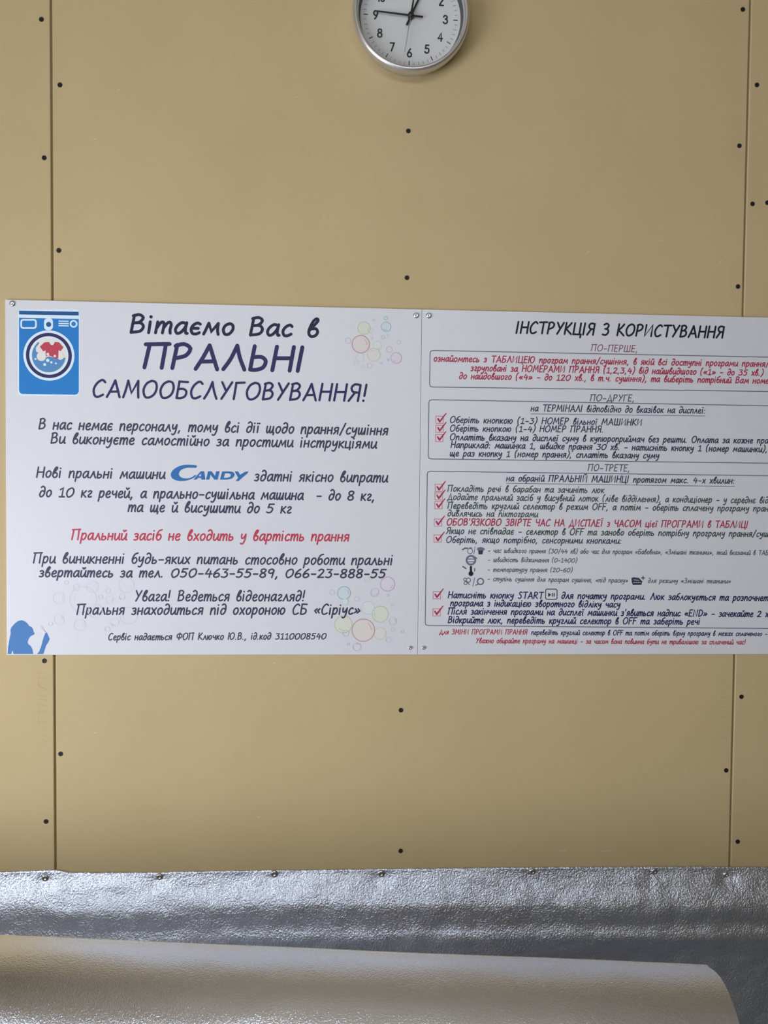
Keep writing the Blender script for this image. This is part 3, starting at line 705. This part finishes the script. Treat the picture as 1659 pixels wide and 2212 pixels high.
# ruled boxes (right ends lie beyond the picture)
def ruled(tl, tr, bl, br, ext=86):
    dx = 1659-tl[0]
    def ex(p, q, e): return (q[0]+e, q[1]+(q[1]-p[1])*e/(q[0]-p[0]))
    TR, BR = ex(tl, tr, ext), ex(bl, br, ext)
    pr = Print(P0)
    r = 7
    pts = [(tl[0]+r, tl[1]+.1), TR, BR, (bl[0]+r, bl[1]), (bl[0]+1.5, bl[1]-1.5), (bl[0], bl[1]-r), (tl[0], tl[1]+r), (tl[0]+1.5, tl[1]+1.5)]
    pline(pr, pts, 1.9, I_LINE, closed=True); pr.build('ruled_box', s2)
ruled((929, 757), (1659, 771.5), (928, 836), (1659, 845.7))
ruled((926.5, 863.4), (1659, 876.5), (925, 991.4), (1659, 1000.6))
ruled((923, 1018), (1659, 1027.7), (918.5, 1351.3), (1659, 1357.6))
for a, b in (((1147, 894), (1523, 898.6)), ((1094, 1044), (1587, 1050.8))):
    pr = Print(P0); pline(pr, [a, b], 1.3, I_LINE); pr.build('underline', s2)
for x, y in ((949.5, 905.5), (949.5, 925), (949, 945), (948, 1052.5), (947.5, 1071), (947, 1090), (946, 1127.5), (945.5, 1162), (943.5, 1284.5), (943, 1321.5)):
    pr = Print(P0)
    pline(pr, [(x-8, y-6.5), (x+8, y-6.3), (x+8, y+9), (x-8, y+9)], 1.5, I_PINK, closed=True)
    ppoly(pr, [(x-5.5, y-1), (x-3, y-3), (x+.3, y+2.2), (x+13.5, y-13.5), (x+15.5, y-13), (x+1.5, y+7), (x-.8, y+7.2)][::-1], I_CRIM, .0002)
    pr.build('check_mark', s2, 'red tick in a box')
# programme pictograms
def ic(x, y): return (980+x*120/1659, 1170+y*120/1659)
q = 120/1659
pr = Print(P0)
pline(pr, [ic(265, 240), ic(340, 195), ic(420, 200)], 3, I_GREY); pring(pr, *ic(490, 285), 5.6, 1.5, I_LINE); pline(pr, [ic(470, 190), ic(540, 190)], 2.2, I_GREY)
pline(pr, [ic(640, 150), ic(600, 370)], 1.4, I_LINE)
pr.build('pictogram', s2)
pr = Print(P0)
ppoly(pr, [ic(*t) for t in ((690,220),(720,180),(800,160),(890,180),(940,225),(885,265),(720,265))], I_LINE)
ppoly(pr, [ic(*t) for t in ((730,262),(880,262),(862,380),(740,380))], I_DARK, .0001); pr.build('pictogram', s2)
pr = Print(P0)
pring(pr, *ic(515, 555), 9.4, 4.2, I_LINE); pline(pr, [ic(430, 520), ic(610, 520)], 2, I_LINE); pline(pr, [ic(440, 600), ic(600, 600)], 1.8, I_LINE); pline(pr, [ic(620, 450), ic(690, 500)], 2.5, I_LINE)
pr.build('pictogram', s2)
pr = Print(P0)
pline(pr, [ic(515, 755), ic(515, 950)], 5, I_BLACK); pdisc(pr, *ic(515, 955), 5.4, I_BLACK, .0001); pline(pr, [ic(275, 745), ic(365, 800)], 2.8, I_GREY); pline(pr, [ic(628, 800), ic(625, 875)], 2.4, I_GREY)
pr.build('pictogram', s2)
pr = Print(P0)
pring(pr, *ic(340, 1130), 3, 1.6, I_GREY); pring(pr, *ic(440, 1150), 4.6, 1.7, I_GREY); pring(pr, *ic(355, 1240), 3.4, 1.6, I_GREY); pline(pr, [ic(400, 1200), ic(470, 1285)], 1.8, I_GREY)
pline(pr, [ic(625, 1080), ic(575, 1330)], 1.6, I_LINE)
pr.build('pictogram', s2)
pr = Print(P0)
pring(pr, *ic(800, 1190), 6.6, 3, I_LINE); pline(pr, [ic(740, 1270), ic(660, 1300)], 2.6, I_LINE); pr.build('pictogram', s2)
pr = Print(P0)
def i8(x, y): return (1260+x*.2405, 1220+y*.2405)
ppoly(pr, [i8(*t) for t in ((432,120),(450,112),(500,118),(530,150),(522,180),(445,182),(436,160))], I_DARK)
pline(pr, [i8(455, 135), i8(500, 140)], 1, I_CREAM, .0001); pline(pr, [i8(450, 158), i8(515, 158)], 1, I_CREAM, .0001)
pline(pr, [i8(522, 118), i8(550, 118)], 2, I_DARK); pline(pr, [i8(536, 102), i8(536, 132)], 2, I_DARK)
pr.build('pictogram', s2)
pr = Print(P0)
def i7(x, y): return (900+x*.2411, 1220+y*.2411)
pline(pr, [i7(*t) for t in rrect(1155, 218, 1258, 310, 16)], 1.9, I_DARK, closed=True)
ppoly(pr, [i7(1178, 250), i7(1178, 288), i7(1208, 269)], I_DARK)
for x in (1217, 1232): pline(pr, [i7(x, 253), i7(x, 285)], 2.2, I_DARK, caps=False)
pr.build('start_symbol', s2, 'small boxed play and pause symbol')

# ================================================================== foil stapled along the wall foot
edge = [(-260, 1890), (0, 1884), (90, 1880), (122, 1879), (150, 1884.5), (300, 1885), (400, 1883), (560, 1880), (830, 1877), (1100, 1874), (1500, 1872), (1659, 1873.5), (1950, 1876)]
EW = [W(x, y, -0.004) for x, y in edge]
fs = [(98, 1896), (345, 1893.5), (592.5, 1887.5), (823.5, 1887), (1150, 1882.5), (1413, 1882), (1568, 1889)]
FW = [W(x, y, -0.005) for x, y in fs]
sheet = empty('foil_sheet'); tag(sheet, 'crinkled silver insulation foil sheet screwed along the foot of the wall', 'foil sheet')
NX, NZ = 420, 110
xa, xb = EW[0][0], EW[-1][0]
PROF = [(0.0, 0.003), (0.008, 0.0048), (0.03, 0.0135), (0.045, 0.0205), (0.056, 0.0248), (0.066, 0.0265), (0.09, 0.0268), (0.098, 0.0285), (0.106, 0.0312), (0.114, 0.0325), (0.122, 0.0315), (0.15, 0.027), (0.22, 0.022), (0.6, 0.02)]
pu = [p[0] for p in PROF]; py_ = [p[1] for p in PROF]
tv = np.concatenate([np.linspace(0, 0.3, 90), np.linspace(0.31, 0.6, 20)])
vs, fc = [], []
for i in range(NX+1):
    x = xa+(xb-xa)*i/NX
    ze = float(np.interp(x, [e[0] for e in EW], [e[1] for e in EW]))
    ze += 0.0007*noise.noise(Vector((x*60, 0, 3)))
    for t in tv:
        s = t + 0.008*noise.noise(Vector((x*2.3, t*2, 1.7)))*min(1, t*30)
        yo = float(np.interp(max(0, s), pu, py_))
        amp = min(1.0, t/0.02)
        yo += amp*(0.004*noise.noise(Vector((x*5, t*9, 0))) + 0.0016*noise.noise(Vector((x*28, t*40, 5))) + 0.0005*noise.noise(Vector((x*110, t*130, 9))))
        yo = max(yo, 0.003)
        z = ze - t
        for sx, sz in FW:                            # pulled in around each fixing
            d2 = ((x-sx)/0.016)**2 + ((z-sz)/0.013)**2
            if d2 < 9: yo += (0.0042-yo)*math.exp(-d2)
            rr = math.hypot(x-sx, z-sz)
            if 0.007 < rr < 0.05 and z < sz: yo += 0.0022*math.exp(-((x-sx-0.35*(sz-z)*(1 if int(sx*97) % 2 else .4))/0.006)**2)*math.exp(-(rr/0.022)**2)
        vs.append((x, -yo, z))
K = len(tv)
for i in range(NX):
    for j in range(K-1):
        a = i*K+j; fc.append((a, a+1, a+K+1, a+K))
me = bpy.data.meshes.new('foil'); me.from_pydata(vs, [], fc); me.update()
fo = link('foil', me, M_FOIL, sheet, True)
sol = fo.modifiers.new('thickness', 'SOLIDIFY'); sol.thickness = 0.0016; sol.offset = 0.0
for (x, z), r in zip(FW, (0.0062, 0.006, 0.0066, 0.0066, 0.006, 0.006, 0.0052)):
    bm = bmesh.new()
    lathe(bm, [(r, -0.0042), (r, -0.0058), (r*0.85, -0.0072), (r*0.5, -0.0082), (r*0.3, -0.0074), (0, -0.006)], x, z, 24)
    bmesh.ops.recalc_face_normals(bm, faces=bm.faces[:])
    tag(from_bm('screw', bm, M_ZINC, sheet, True), 'round screw head in the foil')

# ================================================================== loose roll of foil insulation on a bench
RX, RY, RZ, RPHI = 0.951, -0.463, -0.661+FLOOR, 0.109
LEN = 1.45
ax = np.array([-math.cos(RPHI), math.sin(RPHI), 0]); nb = np.array([math.sin(RPHI), math.cos(RPHI), 0])
TOP = np.array([RX, RY, RZ]) + nb*0.055 + np.array([0, 0, 0.0953])     # back of the flattened top, at the right end
prof = [(0.0, 0.0)]                                  # outline: u towards the room, v up
def arc(r, a0, a1, n):
    for i in range(1, n+1):
        b0 = math.radians(a0+(a1-a0)*(i-1)/n); b1 = math.radians(a0+(a1-a0)*i/n)
        u, v = prof[-1]; prof.append((u+r*(math.sin(b1)-math.sin(b0)), v-r*(math.cos(b0)-math.cos(b1))))
arc(0.15, 7, 20, 16); arc(0.138, 20, 60, 24); arc(0.085, 60, 90, 10)
tail = [prof[-2], prof[-1], (prof[-1][0]-.004, -.155), (.112, -.183), (.065, -.198), (.01, -.196), (-.025, -.168), (-.04, -.115), (-.036, -.055), (-.021, -.017), (-.006, -.001), (0.0, 0.0)]
prof += catmull(tail, 6)[7:-1]
CU, CV = 0.05, -0.1
VMIN = min(p[1] for p in prof)
BASE = TOP + np.array([0, 0, VMIN])
roll = empty('insulation_roll', tuple(BASE))
tag(roll, 'smooth squashed roll of silver foil insulation lying in front of the crinkled foil sheet', 'roll')
rinv = Matrix.Translation(tuple(-BASE))
NP_ = len(prof)
S0 = int(NP_*0.72)                                   # free edge of the outer turn, low at the back
def spiral(turns, off):
    P = []
    for i in range(int(turns*NP_)+1):
        u, v = prof[(S0+i) % NP_]; tn = i/NP_
        k = 1 - off/0.1 - (0.075*max(0.0, (tn-0.8)/0.2) if tn < 1 else 0.075*tn)
        P.append((CU+(u-CU)*k, CV+(v-CV)*k))
    return P
def roll_mesh(name, off, m, flip):
    P = spiral(4, off); NL = 150; v, f = [], []
    for k in range(NL+1):
        t = LEN*k/NL
        for u, w_ in P:
            d = 0.0016*noise.noise(Vector((t*4, u*9, w_*9))) + 0.0006*noise.noise(Vector((t*17, u*30, w_*30)))
            te = t + (1-k/NL)*(0.012*math.exp(-max(u, 0)/0.012) - 0.02*max(u, 0) - 0.018)
            p = TOP + ax*te - nb*(u+d*0.5) + np.array([0, 0, w_+d*0.8+0.0012])
            v.append(tuple(p))
    n = len(P)
    for k in range(NL):
        for i in range(n-1):
            q4 = (k*n+i, k*n+i+1, (k+1)*n+i+1, (k+1)*n+i)
            f.append(q4[::-1] if flip else q4)
    me = bpy.data.meshes.new(name); me.from_pydata(v, [], f); me.update()
    o = link(name, me, m, roll, True); o.matrix_parent_inverse = rinv
    return o
roll_mesh('foil_face', 0.0, M_FOIL2, True)
fb = roll_mesh('foam_backing', 0.0006, M_FOAM, True)
so = fb.modifiers.new('thickness', 'SOLIDIFY'); so.thickness = 0.004; so.offset = -1.0
tag(fb, 'white foam backing seen at the roll end')

BZ = float(BASE[2])
bench = empty('bench', (0.4, -0.41, 0)); tag(bench, 'plain wooden bench carrying the foil insulation roll', 'bench')
binv = Matrix.Translation((-0.4, 0.41, 0))
for y0 in (-0.60, -0.465, -0.33):
    o = box_obj('seat_board', (-0.62, 0.93, y0, y0+0.125, BZ-0.03, BZ-0.0005), M_WOOD, bench, 0.003); o.matrix_parent_inverse = binv
for x in (-0.5, 0.82):
    for y in (-0.58, -0.27):
        o = box_obj('leg', (x, x+0.05, y, y+0.05, 0.0, BZ-0.03), M_WOOD, bench, 0.003); o.matrix_parent_inverse = binv
    o = box_obj('cross_rail', (x+0.01, x+0.04, -0.53, -0.27, 0.12, 0.17), M_WOOD, bench, 0.002); o.matrix_parent_inverse = binv
